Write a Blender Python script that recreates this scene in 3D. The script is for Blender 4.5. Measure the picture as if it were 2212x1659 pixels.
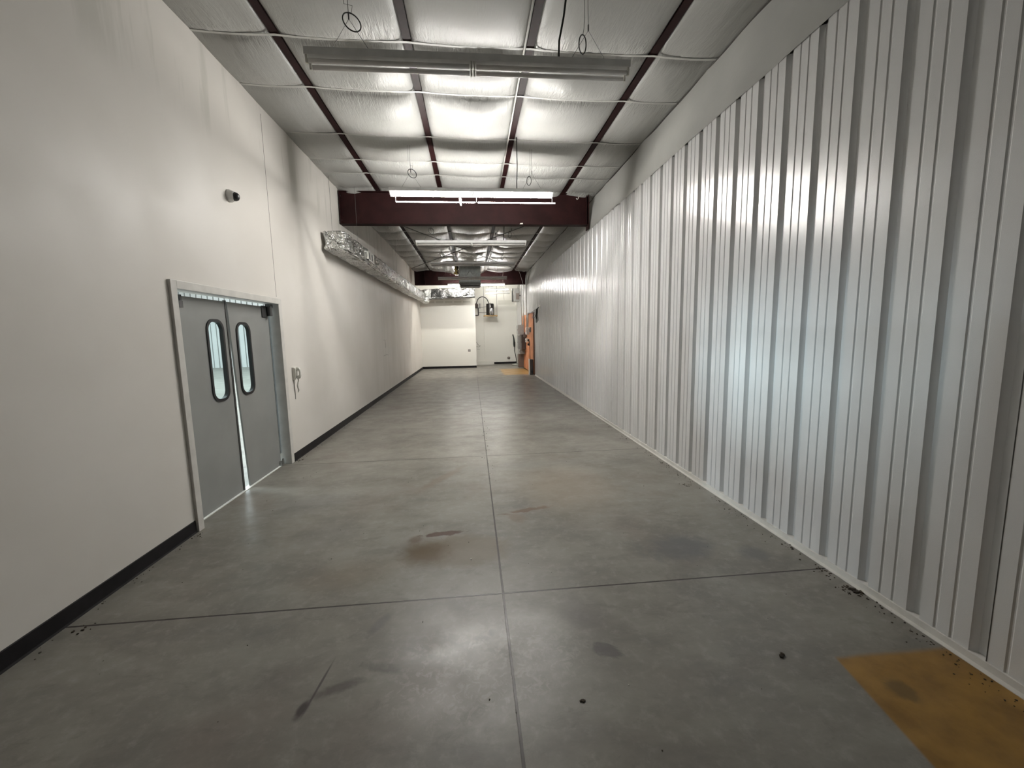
import bpy, bmesh, math, random
from mathutils import Vector, Matrix
random.seed(7)
C = bpy.context.scene.collection
for o in list(bpy.data.objects): bpy.data.objects.remove(o)

# ------------------------------------------------------------------ camera
F_PX, YAW, PITCH, ROLL, CAM_H = 896.5, 5.322, 7.0005, -1.1416, 1.7
cam = bpy.data.cameras.new('camera'); cam_o = bpy.data.objects.new('camera', cam); C.objects.link(cam_o)
cam.sensor_fit = 'HORIZONTAL'; cam.sensor_width = 36.0; cam.lens = F_PX*36.0/2212
cam.clip_start = 0.05; cam.clip_end = 120
y_, p_, r_ = map(math.radians, (YAW, PITCH, ROLL))
fw = Vector((math.sin(y_)*math.cos(p_), math.cos(y_)*math.cos(p_), -math.sin(p_)))
rt = Vector((math.cos(y_), -math.sin(y_), 0)); up = rt.cross(fw)
rt, up = (math.cos(r_)*rt+math.sin(r_)*up), (-math.sin(r_)*rt+math.cos(r_)*up)
m = Matrix((rt, up, -fw)).transposed().to_4x4(); m.translation = (0, 0, CAM_H)
cam_o.matrix_world = m
bpy.context.scene.camera = cam_o

# ------------------------------------------------------------------ world, exposure, light levels
w = bpy.data.worlds.new('world'); bpy.context.scene.world = w; w.use_nodes = True
w.node_tree.nodes['Background'].inputs[0].default_value = (0.55, 0.62, 0.7, 1)
w.node_tree.nodes['Background'].inputs[1].default_value = 0.05
vs = bpy.context.scene.view_settings
vs.view_transform = 'Standard'; vs.look = 'None'; vs.gamma = 1.0; vs.use_curve_mapping = False
vs.exposure = 0.10
E_MAIN, E_FAR, E_BEHIND, E_REC, E_HALL = 245.0, 160.0, 290.0, 30.0, 15.0
for (hx, hy) in ((-8, 8), (-8, 16), (-8, 22), (-16, 12), (-16, 21)):     # unseen area lights added to brighten the hall next door
    l = bpy.data.lights.new('hall_fill', 'AREA'); l.shape = 'RECTANGLE'; l.size = 4; l.size_y = 3
    l.energy = E_HALL*26; l.color = (0.80, 0.95, 1.0)
    lo = bpy.data.objects.new('hall_fill', l); C.objects.link(lo); lo.location = (hx, hy, 4.9)

L, R, ZC = -2.492, 2.477, 4.50
def zc(x): return 4.505 - 0.012*x
YB, YP = 22.9, 21.03            # back of the recess, face of the partition
Y0 = -14.0                      # wall behind the camera

l = bpy.data.lights.new('open_dock_daylight', 'AREA'); l.shape = 'RECTANGLE'; l.size = 8; l.size_y = 3.6; l.energy = 4200; l.spread = math.radians(75); l.color = (0.78, 0.92, 1.0)
lo = bpy.data.objects.new('open_dock_daylight', l); C.objects.link(lo); lo.location = (-23.7, 11.5, 2.0); lo.rotation_euler = (math.radians(90), 0, math.radians(-90))

# ------------------------------------------------------------------ node helpers
class N:
    def __init__(s, name):
        s.m = bpy.data.materials.new(name); s.m.use_nodes = True; s.t = s.m.node_tree
        s.b = s.t.nodes['Principled BSDF']
        s.geo = s.t.nodes.new('ShaderNodeNewGeometry')
        s.pos = s.geo.outputs['Position']; s._sep = None
    def n(s, typ, **k):
        o = s.t.nodes.new(typ)
        for a, v in k.items(): setattr(o, a, v)
        return o
    def link(s, a, b): s.t.links.new(a, b)
    def set(s, inp, v):
        if hasattr(v, 'is_linked') or hasattr(v, 'links'): s.link(v, inp)
        else: inp.default_value = v
    def xyz(s):
        if not s._sep:
            q = s.n('ShaderNodeSeparateXYZ'); s.link(s.pos, q.inputs[0]); s._sep = q.outputs
        return s._sep
    def math(s, op, a, b=0.0, c=0.0, clamp=False):
        q = s.n('ShaderNodeMath', operation=op); q.use_clamp = clamp
        s.set(q.inputs[0], a); s.set(q.inputs[1], b); s.set(q.inputs[2], c); return q.outputs[0]
    def ramp(s, v, lo, hi, a=0.0, b=1.0):
        q = s.n('ShaderNodeMapRange', interpolation_type='SMOOTHSTEP')
        s.set(q.inputs[0], v); q.inputs[1].default_value = lo; q.inputs[2].default_value = hi
        q.inputs[3].default_value = a; q.inputs[4].default_value = b; return q.outputs[0]
    def noise(s, scale, detail=3.0, rough=0.5, stretch=(1, 1, 1), dist=0.0, off=(0, 0, 0)):
        mp = s.n('ShaderNodeMapping'); s.link(s.pos, mp.inputs[0]); mp.inputs['Scale'].default_value = stretch
        mp.inputs['Location'].default_value = off
        q = s.n('ShaderNodeTexNoise'); s.link(mp.outputs[0], q.inputs['Vector'])
        q.inputs['Scale'].default_value = scale; q.inputs['Detail'].default_value = detail
        q.inputs['Roughness'].default_value = rough; q.inputs['Distortion'].default_value = dist
        return q.outputs['Fac']
    def mix(s, f, a, b):
        q = s.n('ShaderNodeMix', data_type='RGBA'); s.set(q.inputs[0], f)
        s.set(q.inputs[6], a if not isinstance(a, tuple) else (*a[:3], 1)); s.set(q.inputs[7], b if not isinstance(b, tuple) else (*b[:3], 1))
        return q.outputs[2]
    def color(s, c): s.set(s.b.inputs['Base Color'], c if not isinstance(c, tuple) else (*c[:3], 1))
    def p(s, **k):
        for a, v in k.items(): s.set(s.b.inputs[a.replace('_', ' ')], v)
        return s
    def bump(s, h, strength=0.3, dist=0.01):
        q = s.n('ShaderNodeBump'); s.set(q.inputs['Strength'], strength); q.inputs['Distance'].default_value = dist
        s.link(h, q.inputs['Height']); s.link(q.outputs[0], s.b.inputs['Normal'])

def simple(name, col, rough=0.5, metal=0.0, spec=0.5, var=0.06, scale=9.0, bump=0.0, bscale=60.0):
    n = N(name); f = n.noise(scale, 3)
    n.color(n.mix(n.ramp(f, 0.3, 0.7), tuple(c*(1-var) for c in col), tuple(min(1, c*(1+var)) for c in col)))
    n.p(Roughness=rough, Metallic=metal, Specular_IOR_Level=spec)
    if bump: n.bump(n.noise(bscale, 2), bump, 0.003)
    return n.m

M = {}
M['black_rubber'] = simple('black_rubber', (0.012, 0.012, 0.014), 0.45)
M['base_vinyl'] = simple('base_vinyl', (0.009, 0.008, 0.009), 0.55, spec=0.2, var=0.3)
M['frame_paint'] = simple('frame_paint', (0.60, 0.585, 0.55), 0.4)
M['door_gray'] = simple('door_gray', (0.262, 0.268, 0.258), 0.42, spec=0.5, var=0.05, scale=3, bump=0.06, bscale=240)
M['steel'] = simple('steel', (0.42, 0.43, 0.43), 0.34, metal=0.9)
M['dark_steel'] = simple('dark_steel', (0.10, 0.10, 0.10), 0.45, metal=0.7)
M['oxide'] = simple('oxide', (0.0185, 0.0058, 0.0058), 0.6, spec=0.12, var=0.2, scale=5, bump=0.05)
M['white_enamel'] = simple('white_enamel', (0.78, 0.78, 0.77), 0.35)
M['tube_off'] = simple('tube_off', (0.72, 0.70, 0.68), 0.2)
M['wire'] = simple('wire', (0.16, 0.16, 0.15), 0.5, metal=0.5)
M['cord_black'] = simple('cord_black', (0.012, 0.014, 0.012), 0.5)
M['white_plastic'] = simple('white_plastic', (0.66, 0.65, 0.60), 0.35)
M['camera_gray'] = simple('camera_gray', (0.78, 0.77, 0.75), 0.45)
M['galv'] = simple('galv', (0.33, 0.35, 0.34), 0.45, metal=0.55, var=0.12, scale=14)
M['plywood'] = simple('plywood', (0.52, 0.21, 0.095), 0.6, var=0.2, scale=4)
M['plywood_edge'] = simple('plywood_edge', (0.16, 0.065, 0.035), 0.7)
M['panel_gray'] = simple('panel_gray', (0.30, 0.30, 0.29), 0.45)
M['panel_dark'] = simple('panel_dark', (0.07, 0.055, 0.05), 0.5)
M['panel_brown'] = simple('panel_brown', (0.16, 0.13, 0.115), 0.5)
M['conduit'] = simple('conduit', (0.62, 0.63, 0.62), 0.3, metal=0.5)
M['pvc'] = simple('pvc', (0.68, 0.67, 0.62), 0.4)
M['pallet'] = simple('pallet', (0.40, 0.27, 0.13), 0.7, var=0.3, scale=12)
M['tank_black'] = simple('tank_black', (0.012, 0.011, 0.010), 0.35)
M['tank_silver'] = simple('tank_silver', (0.6, 0.6, 0.62), 0.25, metal=0.9)
M['fiberglass'] = simple('fiberglass', (0.45, 0.34, 0.12), 0.9, var=0.5, scale=30, bump=0.6)
M['paper'] = simple('paper', (0.75, 0.72, 0.66), 0.7)
M['crumb'] = simple('crumb', (0.035, 0.025, 0.015), 0.9, var=0.5, scale=20)
M['strap'] = simple('strap', (0.50, 0.50, 0.47), 0.45)
M['strap_tape'] = simple('strap_tape', (0.66, 0.66, 0.63), 0.35)
M['graphite'] = simple('graphite', (0.25, 0.24, 0.22), 0.8)
M['caulk'] = simple('caulk', (0.05, 0.045, 0.04), 0.8)

def emis(name, col, e):
    n = N(name); n.color(col); n.p(Emission_Color=(*col, 1), Emission_Strength=e); return n.m
M['tube_main'] = emis('tube_main', (1.0, 0.972, 0.925), E_MAIN)
M['tube_ghost'] = emis('tube_ghost', (1.0, 0.98, 0.94), 40.0)
M['tube_far'] = emis('tube_far', (1.0, 0.972, 0.925), E_FAR)
M['tube_behind'] = emis('tube_behind', (1.0, 0.97, 0.88), E_BEHIND)
M['recess_fill'] = emis('recess_fill', (1.0, 0.97, 0.9), E_REC)

# painted drywall
def drywall():
    n = N('painted_drywall'); x, y, z = n.xyz()
    big = n.noise(0.9, 3, 0.5)
    base = n.mix(n.ramp(big, 0.35, 0.65), (0.665, 0.635, 0.590), (0.705, 0.677, 0.635))
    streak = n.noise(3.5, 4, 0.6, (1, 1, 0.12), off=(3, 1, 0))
    sag_shade = n.math('MULTIPLY', n.ramp(streak, 0.50, 0.62), n.ramp(z, 3.55, 3.95))  # painted dark streaks stand in for the sawtooth shadows of the sagging ceiling
    base = n.mix(n.math('MULTIPLY', sag_shade, 0.55), base, (0.50, 0.49, 0.44))
    s2 = n.noise(2.2, 4, 0.6, (1, 1, 0.1), off=(9, 4, 2))
    dirty = n.math('MULTIPLY', n.ramp(s2, 0.52, 0.7), n.ramp(y, 8.5, 12))
    base = n.mix(n.math('MULTIPLY', dirty, 0.35), base, (0.54, 0.52, 0.46))
    n.color(base); n.p(Roughness=n.ramp(n.noise(2.0, 2), 0.3, 0.7, 0.50, 0.60), Specular_IOR_Level=0.30)
    n.bump(n.noise(160, 3, 0.6), 0.10, 0.002)
    return n.m
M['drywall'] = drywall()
def blockwall():
    n = N('painted_partition'); x, y, z = n.xyz()
    mp = n.n('ShaderNodeMapping'); n.link(n.pos, mp.inputs[0])
    mp.inputs['Rotation'].default_value = (math.radians(90), 0, 0)
    br = n.n('ShaderNodeTexBrick'); n.link(mp.outputs[0], br.inputs[0])
    br.inputs['Scale'].default_value = 1.0; br.inputs['Brick Width'].default_value = 0.44; br.inputs['Row Height'].default_value = 0.24
    br.inputs['Mortar Size'].default_value = 0.04; br.offset = 0.0
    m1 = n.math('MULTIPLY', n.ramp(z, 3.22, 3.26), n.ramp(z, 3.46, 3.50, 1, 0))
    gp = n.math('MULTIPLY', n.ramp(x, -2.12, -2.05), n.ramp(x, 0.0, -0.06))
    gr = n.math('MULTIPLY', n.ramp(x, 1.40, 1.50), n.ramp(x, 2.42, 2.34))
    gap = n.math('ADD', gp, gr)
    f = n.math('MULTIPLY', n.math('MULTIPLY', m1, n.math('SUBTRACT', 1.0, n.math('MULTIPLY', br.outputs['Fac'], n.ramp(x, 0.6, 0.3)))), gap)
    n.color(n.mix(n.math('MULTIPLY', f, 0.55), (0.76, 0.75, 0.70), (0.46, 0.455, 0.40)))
    n.p(Roughness=0.5, Specular_IOR_Level=0.4); n.bump(n.noise(60, 2), 0.08, 0.003)
    return n.m
M['partition'] = blockwall()

# concrete floor with saw cuts, stains and the amber paint
def floor_mat():
    n = N('sealed_concrete'); x, y, z = n.xyz()
    a = n.noise(0.55, 5, 0.55, dist=0.6); b = n.noise(1.9, 7, 0.66, (1, 1.7, 1), 0.25, (4, 2, 0)); c = n.noise(13, 6, 0.7, dist=0.2)
    col = n.mix(n.ramp(a, 0.32, 0.68), (0.168, 0.156, 0.134), (0.222, 0.210, 0.184))
    col = n.mix(n.math('MULTIPLY', n.ramp(b, 0.42, 0.78), 0.55), col, (0.27, 0.263, 0.236))
    col = n.mix(n.math('MULTIPLY', n.ramp(b, 0.56, 0.20), 0.75), col, (0.115, 0.110, 0.100))
    col = n.mix(n.math('MULTIPLY', n.ramp(c, 0.46, 0.80), 0.50), col, (0.31, 0.30, 0.275))
    col = n.mix(n.math('MULTIPLY', n.ramp(n.noise(1.1, 4, 0.5, off=(7, 7, 0)), 0.55, 0.72), 0.35), col, (0.175, 0.140, 0.118))
    col = n.mix(n.math('MULTIPLY', n.ramp(n.noise(5.5, 7, 0.72, (0.8, 1.5, 1), 0.4, (8, 3, 1)), 0.54, 0.70), 0.45), col, (0.120, 0.108, 0.092))
    wob = n.noise(7, 4, 0.6, dist=1.2); wob2 = n.noise(2.2, 3, 0.5, off=(5, 5, 5))
    wob_c = n.math('SUBTRACT', wob, 0.5)
    def ell(cx, cy, rx, ry, ang=0.0, soft=0.5, jag=0.9):
        mp = n.n('ShaderNodeMapping', vector_type='TEXTURE'); n.link(n.pos, mp.inputs[0])
        mp.inputs['Location'].default_value = (cx, cy, 0); mp.inputs['Rotation'].default_value = (0, 0, ang); mp.inputs['Scale'].default_value = (rx, ry, 1)
        q = n.n('ShaderNodeVectorMath', operation='LENGTH'); n.link(mp.outputs[0], q.inputs[0]); d = q.outputs['Value']
        d = n.math('ADD', d, n.math('MULTIPLY', wob_c, jag*2))
        return n.ramp(d, 1.0+soft, 1.0-soft)
    ST = [  # cx cy rx ry ang soft jag strength colour
        (-0.12, 3.13, 0.36, 0.24, 0.0, 0.25, 0.35, 0.62, (0.136, 0.105, 0.065)),
        (-0.42, 3.13, 0.17, 0.17, 0.2, 0.6, 0.5, 0.90, (0.085, 0.054, 0.020)),
        (-0.29, 3.43, 0.17, 0.040, 0.12, 0.25, 0.9, 0.95, (0.058, 0.024, 0.012)),
        (-0.52, 3.36, 0.05, 0.05, 0.0, 0.6, 0.8, 0.6, (0.082, 0.041, 0.020)),
        (0.46, 3.80, 0.20, 0.040, 0.22, 0.35, 1.1, 0.85, (0.122, 0.068, 0.041)),
        (0.36, 3.66, 0.07, 0.10, 0.4, 0.6, 0.8, 0.45, (0.136, 0.082, 0.051)),
        (-0.40, 4.85, 0.06, 0.42, -0.55, 0.5, 0.6, 0.45, (0.150, 0.105, 0.078)),
        (1.0, 4.35, 0.48, 0.62, 0.0, 0.6, 0.3, 0.42, (0.299, 0.245, 0.190)),
        (1.58, 2.95, 0.26, 0.16, 0.3, 0.5, 0.8, 0.60, (0.092, 0.095, 0.102)),
        (2.08, 2.80, 0.10, 0.10, 0.0, 0.5, 0.6, 0.5, (0.095, 0.095, 0.102)),
        (-0.835, 1.80, 0.022, 0.05, -0.2, 0.5, 0.8, 0.9, (0.034, 0.024, 0.024)),
        (-0.72, 1.90, 0.10, 0.03, 0.3, 0.5, 1.2, 0.55, (0.048, 0.034, 0.034)),
        (-0.50, 2.00, 0.10, 0.03, -0.3, 0.4, 1.3, 0.5, (0.054, 0.044, 0.041)),
        (0.02, 2.17, 0.07, 0.035, 0.5, 0.4, 0.9, 0.6, (0.082, 0.075, 0.068)),
        (0.66, 1.99, 0.07, 0.045, -0.4, 0.3, 1.1, 0.7, (0.075, 0.068, 0.065)),
        (0.62, 2.30, 0.14, 0.16, 0.3, 0.6, 0.9, 0.4, (0.102, 0.088, 0.082)),
        (-0.90, 2.90, 0.30, 0.16, 0.2, 0.8, 0.5, 0.35, (0.184, 0.143, 0.095)),
        (-1.7, 4.25, 0.35, 0.22, 0.3, 0.8, 0.6, 0.30, (0.109, 0.109, 0.116)),
        (-1.3, 3.55, 0.22, 0.2, 0.0, 0.7, 0.6, 0.30, (0.116, 0.112, 0.109)),
        (0.55, 5.15, 0.7, 0.12, 0.1, 0.8, 0.7, 0.30, (0.129, 0.129, 0.126)),
        (1.9, 5.1, 0.2, 0.12, 0.0, 0.6, 0.7, 0.40, (0.102, 0.102, 0.095)),
        (-0.80, 1.93, 0.006, 0.14, -0.12, 0.5, 0.3, 0.8, (0.05, 0.04, 0.04)),
        (-0.60, 2.34, 0.03, 0.09, -0.5, 0.6, 0.6, 0.5, (0.09, 0.08, 0.085)),
        (0.9, 13.0, 1.3, 1.6, 0.0, 0.7, 0.6, 0.28, (0.136, 0.133, 0.122)),
        (1.2, 9.6, 0.9, 0.8, 0.0, 0.7, 0.7, 0.25, (0.136, 0.133, 0.122)),
    ]
    for cx, cy, rx, ry, an, so, jg, s, cc in ST:
        col = n.mix(n.math('MULTIPLY', ell(cx, cy, rx, ry, an, so, jg), s), col, cc)
    pale = n.math('MULTIPLY', ell(0.0, 1.97, 0.42, 0.30, 0.1, 0.6, 0.5), n.ramp(n.noise(22, 5, 0.7, (1, 1, 1), 0.8), 0.48, 0.62))  # pale mottling paints the lit lamp's weak reflection into the floor colour
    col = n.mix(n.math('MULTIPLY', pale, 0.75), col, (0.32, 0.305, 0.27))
    # amber paint, two patches by the right wall
    def box(x0, x1, y0, y1, soft=0.02):
        wx = n.math('ADD', x, n.math('MULTIPLY', n.math('SUBTRACT', wob, 0.5), 0.03)); wy = n.math('ADD', y, n.math('MULTIPLY', n.math('SUBTRACT', wob2, 0.5), 0.06))
        q = n.math('MULTIPLY', n.ramp(wx, x0-soft, x0+soft), n.ramp(wx, x1+soft, x1-soft))
        return n.math('MULTIPLY', q, n.math('MULTIPLY', n.ramp(wy, y0-soft, y0+soft), n.ramp(wy, y1+soft, y1-soft)))
    amber = n.mix(n.ramp(n.noise(5, 4, 0.6, off=(1, 2, 3)), 0.3, 0.72), (0.19, 0.098, 0.016), (0.31, 0.170, 0.032))
    near = n.math('MULTIPLY', n.ramp(n.math('SUBTRACT', x, n.math('MULTIPLY', y, 0.17)), 1.505, 1.525), box(1.0, 2.6, -1.5, 1.79, 0.02))
    amber = n.mix(n.math('MULTIPLY', ell(1.95, 1.58, 0.055, 0.06, 0.2, 0.5, 1.0), 0.6), amber, (0.075, 0.05, 0.018)); worn = 1.0
    col = n.mix(n.math('MULTIPLY', n.math('MULTIPLY', near, worn), 0.93), col, amber)
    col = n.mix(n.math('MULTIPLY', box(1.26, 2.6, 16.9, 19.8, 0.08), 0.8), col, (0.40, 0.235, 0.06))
    # saw cuts
    def line(v, c, hw): return n.ramp(n.math('ABSOLUTE', n.math('SUBTRACT', v, c)), hw*1.5, hw*0.9)
    wx = n.math('ADD', x, n.math('MULTIPLY', n.math('SUBTRACT', n.noise(30, 3), 0.5), 0.004))
    wy = n.math('ADD', y, n.math('MULTIPLY', n.math('SUBTRACT', n.noise(24, 3, off=(2, 2, 2)), 0.5), 0.006))
    j = line(wx, 0.151, 0.0055)
    for yy, hw in ((2.541, 0.0055), (5.656, 0.0075), (8.77, 0.006), (11.88, 0.006), (-0.57, 0.005)):
        j = n.math('MAXIMUM', j, n.math('MULTIPLY', line(wy, yy, hw), 1.0 if yy < 5 else 0.75))
    fade = n.ramp(y, 18.0, 15.0)
    col = n.mix(n.math('MULTIPLY', n.math('MULTIPLY', j, 0.93), fade), col, (0.020, 0.014, 0.012))
    n.color(col)
    r = n.ramp(n.noise(3.0, 4, 0.6, off=(1, 5, 0)), 0.3, 0.7, 0.30, 0.42)
    n.p(Roughness=r, Specular_IOR_Level=0.30)
    h = n.math('ADD', n.math('MULTIPLY', n.noise(40, 4, 0.6), 0.25), n.math('MULTIPLY', j, -1.0))
    n.bump(h, 0.22, 0.004)
    return n.m
M['floor'] = floor_mat()

def vinyl(name, wr=1.0):
    n = N(name)
    at = n.n('ShaderNodeAttribute'); at.attribute_name = 'wrinkle'
    n.color(n.mix(n.ramp(n.noise(1.2, 3), 0.3, 0.7), (0.375, 0.375, 0.358), (0.42, 0.42, 0.40)))
    yy = n.xyz()[1]; n.p(Roughness=n.ramp(yy, 8.6, 8.8, 0.32, 0.285), Specular_IOR_Level=n.ramp(yy, 8.6, 8.8, 0.10, 0.60), Metallic=0.0)
    h = n.math('ADD', n.math('MULTIPLY', n.noise(9, 3, 0.6, (3.6, 0.6, 1), 1.0), n.math('MULTIPLY', at.outputs['Fac'], 1.6*wr)),
               n.math('MULTIPLY', n.noise(3.0, 3, 0.5), 0.35))
    n.bump(h, 0.75, 0.020)
    return n.m
M['vinyl'] = vinyl('insulation_facing')
def foil(name='foil_wrap', bs=1.0, ro=0.09, k_=1.08):
    n = N(name)
    n.color(n.mix(n.ramp(n.noise(5, 3), 0.3, 0.7), (0.56*k_, 0.57*k_, 0.56*k_), (0.70*k_, 0.70*k_, 0.685*k_)))
    n.p(Roughness=ro, Metallic=0.97)
    h = n.math('ADD', n.noise(3.4, 2, 0.45, (1, 1, 1), 4.0), n.math('MULTIPLY', n.noise(10, 2, 0.45, (1, 1, 1), 3.5), 0.30))
    n.bump(h, bs, 0.075); return n.m
M['foil'] = foil(); M['foil_shaded'] = foil('foil_shaded', 0.40, 0.30, 0.30)  # second is the same foil, darkened for the cross run's backlit front
def liner():
    n = N('liner_panel'); x, y, z = n.xyz()
    n.color(n.mix(n.ramp(n.noise(1.0, 3), 0.3, 0.7), (0.63, 0.63, 0.63), (0.67, 0.67, 0.665)))
    n.p(Roughness=0.23, Specular_IOR_Level=0.85)
    n.bump(n.math('ADD', n.noise(260, 2, 0.5), n.math('MULTIPLY', n.noise(1.6, 2), 1.5)), 0.10, 0.004); return n.m
M['liner'] = liner()
def glass():
    n = N('door_glass'); t = n.n('ShaderNodeBsdfTransparent'); t.inputs[0].default_value = (0.93, 0.98, 0.98, 1)
    g = n.n('ShaderNodeBsdfGlossy'); g.inputs['Roughness'].default_value = 0.03; mx = n.n('ShaderNodeMixShader'); mx.inputs[0].default_value = 0.07; n.link(t.outputs[0], mx.inputs[1]); n.link(g.outputs[0], mx.inputs[2])
    n.link(mx.outputs[0], n.t.nodes['Material Output'].inputs[0]); return n.m
M['glass'] = glass()

# ------------------------------------------------------------------ mesh helper
class MB:
    def __init__(s): s.v = []; s.f = []
    def quad(s, a, b, c, d):
        i = len(s.v); s.v += [a, b, c, d]; s.f.append((i, i+1, i+2, i+3)); return s
    def box(s, x0, x1, y0, y1, z0, z1):
        i = len(s.v)
        s.v += [(x0,y0,z0),(x1,y0,z0),(x1,y1,z0),(x0,y1,z0),(x0,y0,z1),(x1,y0,z1),(x1,y1,z1),(x0,y1,z1)]
        s.f += [(i,i+3,i+2,i+1),(i+4,i+5,i+6,i+7),(i,i+1,i+5,i+4),(i+1,i+2,i+6,i+5),(i+2,i+3,i+7,i+6),(i+3,i,i+4,i+7)]
        return s
    def prism(s, prof, axis, a, b):
        """closed 2-D profile extruded along an axis"""
        i = len(s.v); n = len(prof)
        def P(u, v, t): return {'x': (t, u, v), 'y': (u, t, v), 'z': (u, v, t)}[axis]
        s.v += [P(u, v, a) for u, v in prof] + [P(u, v, b) for u, v in prof]
        s.f += [tuple(range(i, i+n)), tuple(range(i+2*n-1, i+n-1, -1))]
        s.f += [(i+k, i+(k+1) % n, i+n+(k+1) % n, i+n+k) for k in range(n)]
        return s
    def tube(s, pts, r, n=8, closed=False, cap=True):
        pts = [Vector(p) for p in pts]; m_ = len(pts); base = len(s.v); ref = None
        for k, p in enumerate(pts):
            if closed: d = pts[(k+1) % m_]-pts[k-1]
            else: d = pts[min(k+1, m_-1)]-pts[max(k-1, 0)]
            d.normalize()
            if ref is None: ref = Vector((0, 0, 1)) if abs(d.z) < 0.9 else Vector((1, 0, 0))
            u = (ref-d*ref.dot(d)).normalized(); ref = u; w_ = d.cross(u)
            rr = r[k] if isinstance(r, (list, tuple)) else r
            for j in range(n):
                a = 2*math.pi*j/n; s.v.append(tuple(p+u*rr*math.cos(a)+w_*rr*math.sin(a)))
        for k in range(m_ if closed else m_-1):
            for j in range(n):
                a, b = base+k*n, base+((k+1) % m_)*n
                s.f.append((a+j, a+(j+1) % n, b+(j+1) % n, b+j))
        if cap and not closed:
            s.f.append(tuple(base+j for j in reversed(range(n)))); s.f.append(tuple(base+(m_-1)*n+j for j in range(n)))
        return s
    def cyl(s, a, b, r, n=16, r2=None): return s.tube([a, b], [r, r if r2 is None else r2], n)
    def lathe(s, c, d, prof, n=24):
        c = Vector(c); d = Vector(d).normalized()
        return s.tube([c+d*h for h, _ in prof], [max(rr, 0.0004) for _, rr in prof], n)

ORG = {}
def build(mb, name, mat, parent=None, smooth=False, bevel=0.0):
    me = bpy.data.meshes.new(name)
    off = ORG.get(parent.name, Vector()) if parent else Vector()
    me.from_pydata([tuple(Vector(v)-off) for v in mb.v], [], mb.f); me.validate()
    o = bpy.data.objects.new(name, me); C.objects.link(o)
    me.materials.append(M[mat] if isinstance(mat, str) else mat)
    bm = bmesh.new(); bm.from_mesh(me); bmesh.ops.recalc_face_normals(bm, faces=bm.faces); bm.to_mesh(me); bm.free()
    if smooth:
        for p in me.polygons: p.use_smooth = True
    if bevel:
        bv = o.modifiers.new('bevel', 'BEVEL'); bv.width = bevel; bv.segments = 2; bv.limit_method = 'ANGLE'
    if parent: o.parent = parent; ORG[o.name] = off
    return o
def tag(o, label=None, cat=None, group=None, kind=None):
    if label: o['label'] = label
    if cat: o['category'] = cat
    if group: o['group'] = group
    if kind: o['kind'] = kind
    return o
def empty(name, loc, label=None, cat=None, group=None, kind=None):
    o = bpy.data.objects.new(name, None); C.objects.link(o); o.location = loc; o.empty_display_size = 0.1
    ORG[o.name] = Vector(loc); return tag(o, label, cat, group, kind)
def struct(mb, name, mat, smooth=False, label=None):
    o = build(mb, name, mat, smooth=smooth); o['kind'] = 'structure'
    if label: o['label'] = label
    return o
def copy_tree(o, parent=None):
    c = o.copy(); C.objects.link(c); c.parent = parent
    for ch in list(o.children): copy_tree(ch, c)
    return c

# ------------------------------------------------------------------ shell
struct(MB().quad((L-0.16, Y0, 0), (R+0.2, Y0, 0), (R+0.2, YB+0.1, 0), (L-0.16, YB+0.1, 0)), 'floor', 'floor', label='worn sealed concrete floor with saw cuts and stains')
# left wall with the doorway
DY0, DY1, DZ = 3.83, 5.72, 2.13
TW = 0.15
wl = MB().box(L-TW, L, Y0, DY0-0.06, 0, 4.62).box(L-TW, L, DY1+0.07, YP+0.02, 0, 4.62).box(L-TW, L, DY0-0.06, DY1+0.07, DZ+0.055, 4.62)
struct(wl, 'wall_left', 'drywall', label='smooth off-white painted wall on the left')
struct(MB().box(L, L+0.0012, 5.699, 5.704, 2.22, 4.42), 'trim_1', 'caulk', label='thin dark vertical joint line above the doorway corner')
struct(MB().box(L-TW, 0.19, YP, YB, 0, 4.7), 'wall_partition', 'partition', label='bright white partition across the far end')
struct(MB().box(0.19, R+0.2, YB, YB+0.1, 0, 4.7), 'wall_back', 'partition', label='grey-white back wall of the far recess')
struct(MB().box(L-0.16, R+0.2, Y0-0.1, Y0, 0, 4.7), 'wall_rear', 'drywall')
# right wall: ribbed liner panel
prof = []
k = -21
while True:
    yk = 2.333+0.309*k
    if yk > YB+0.4: break
    prof += [(yk-0.074, 0), (yk-0.054, 0.032), (yk-0.020, 0.032), (yk, 0)]
    for c_ in (0.080, 0.157):
        prof += [(yk+c_-0.010, 0), (yk+c_-0.003, 0.005), (yk+c_+0.003, 0.005), (yk+c_+0.010, 0)]
    k += 1
prof = [(y, d) for y, d in prof if Y0 <= y <= YB]
mb = MB()
for (ya, da), (yb, db) in zip(prof, prof[1:]):
    mb.quad((R+da, ya, 0.03), (R+db, yb, 0.03), (R+db, yb, 3.782), (R+da, ya, 3.782))
wr_ = struct(mb, 'wall_right', 'liner', label='tall white ribbed metal liner wall on the right')
struct(MB().box(R+0.16, R+0.2, Y0, YB, 0, 4.7), 'wall_right_backing', 'drywall')
bpy.data.objects['wall_right_backing'].name = 'wall_right.001'
# sheet overlap seams of the liner
mb = MB()
for k in (-9, -6, -3, 0):
    yk = 2.333+0.309*(k-2)
    mb.box(R-0.0015, R+0.001, yk-0.0775, yk-0.0745, 0.045, 3.8)
struct(mb, 'trim_2', 'caulk', label='dark overlap seams of the ribbed wall sheets')
# base angle on the right
struct(MB().prism([(R+0.05, 0.0), (R-0.035, 0.0), (R-0.035, 0.004), (R-0.012, 0.010), (R-0.010, 0.045), (R+0.05, 0.047)], 'y', Y0, 16.4), 'baseboard_right', 'frame_paint', label='white metal base angle below the ribbed wall')
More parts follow.
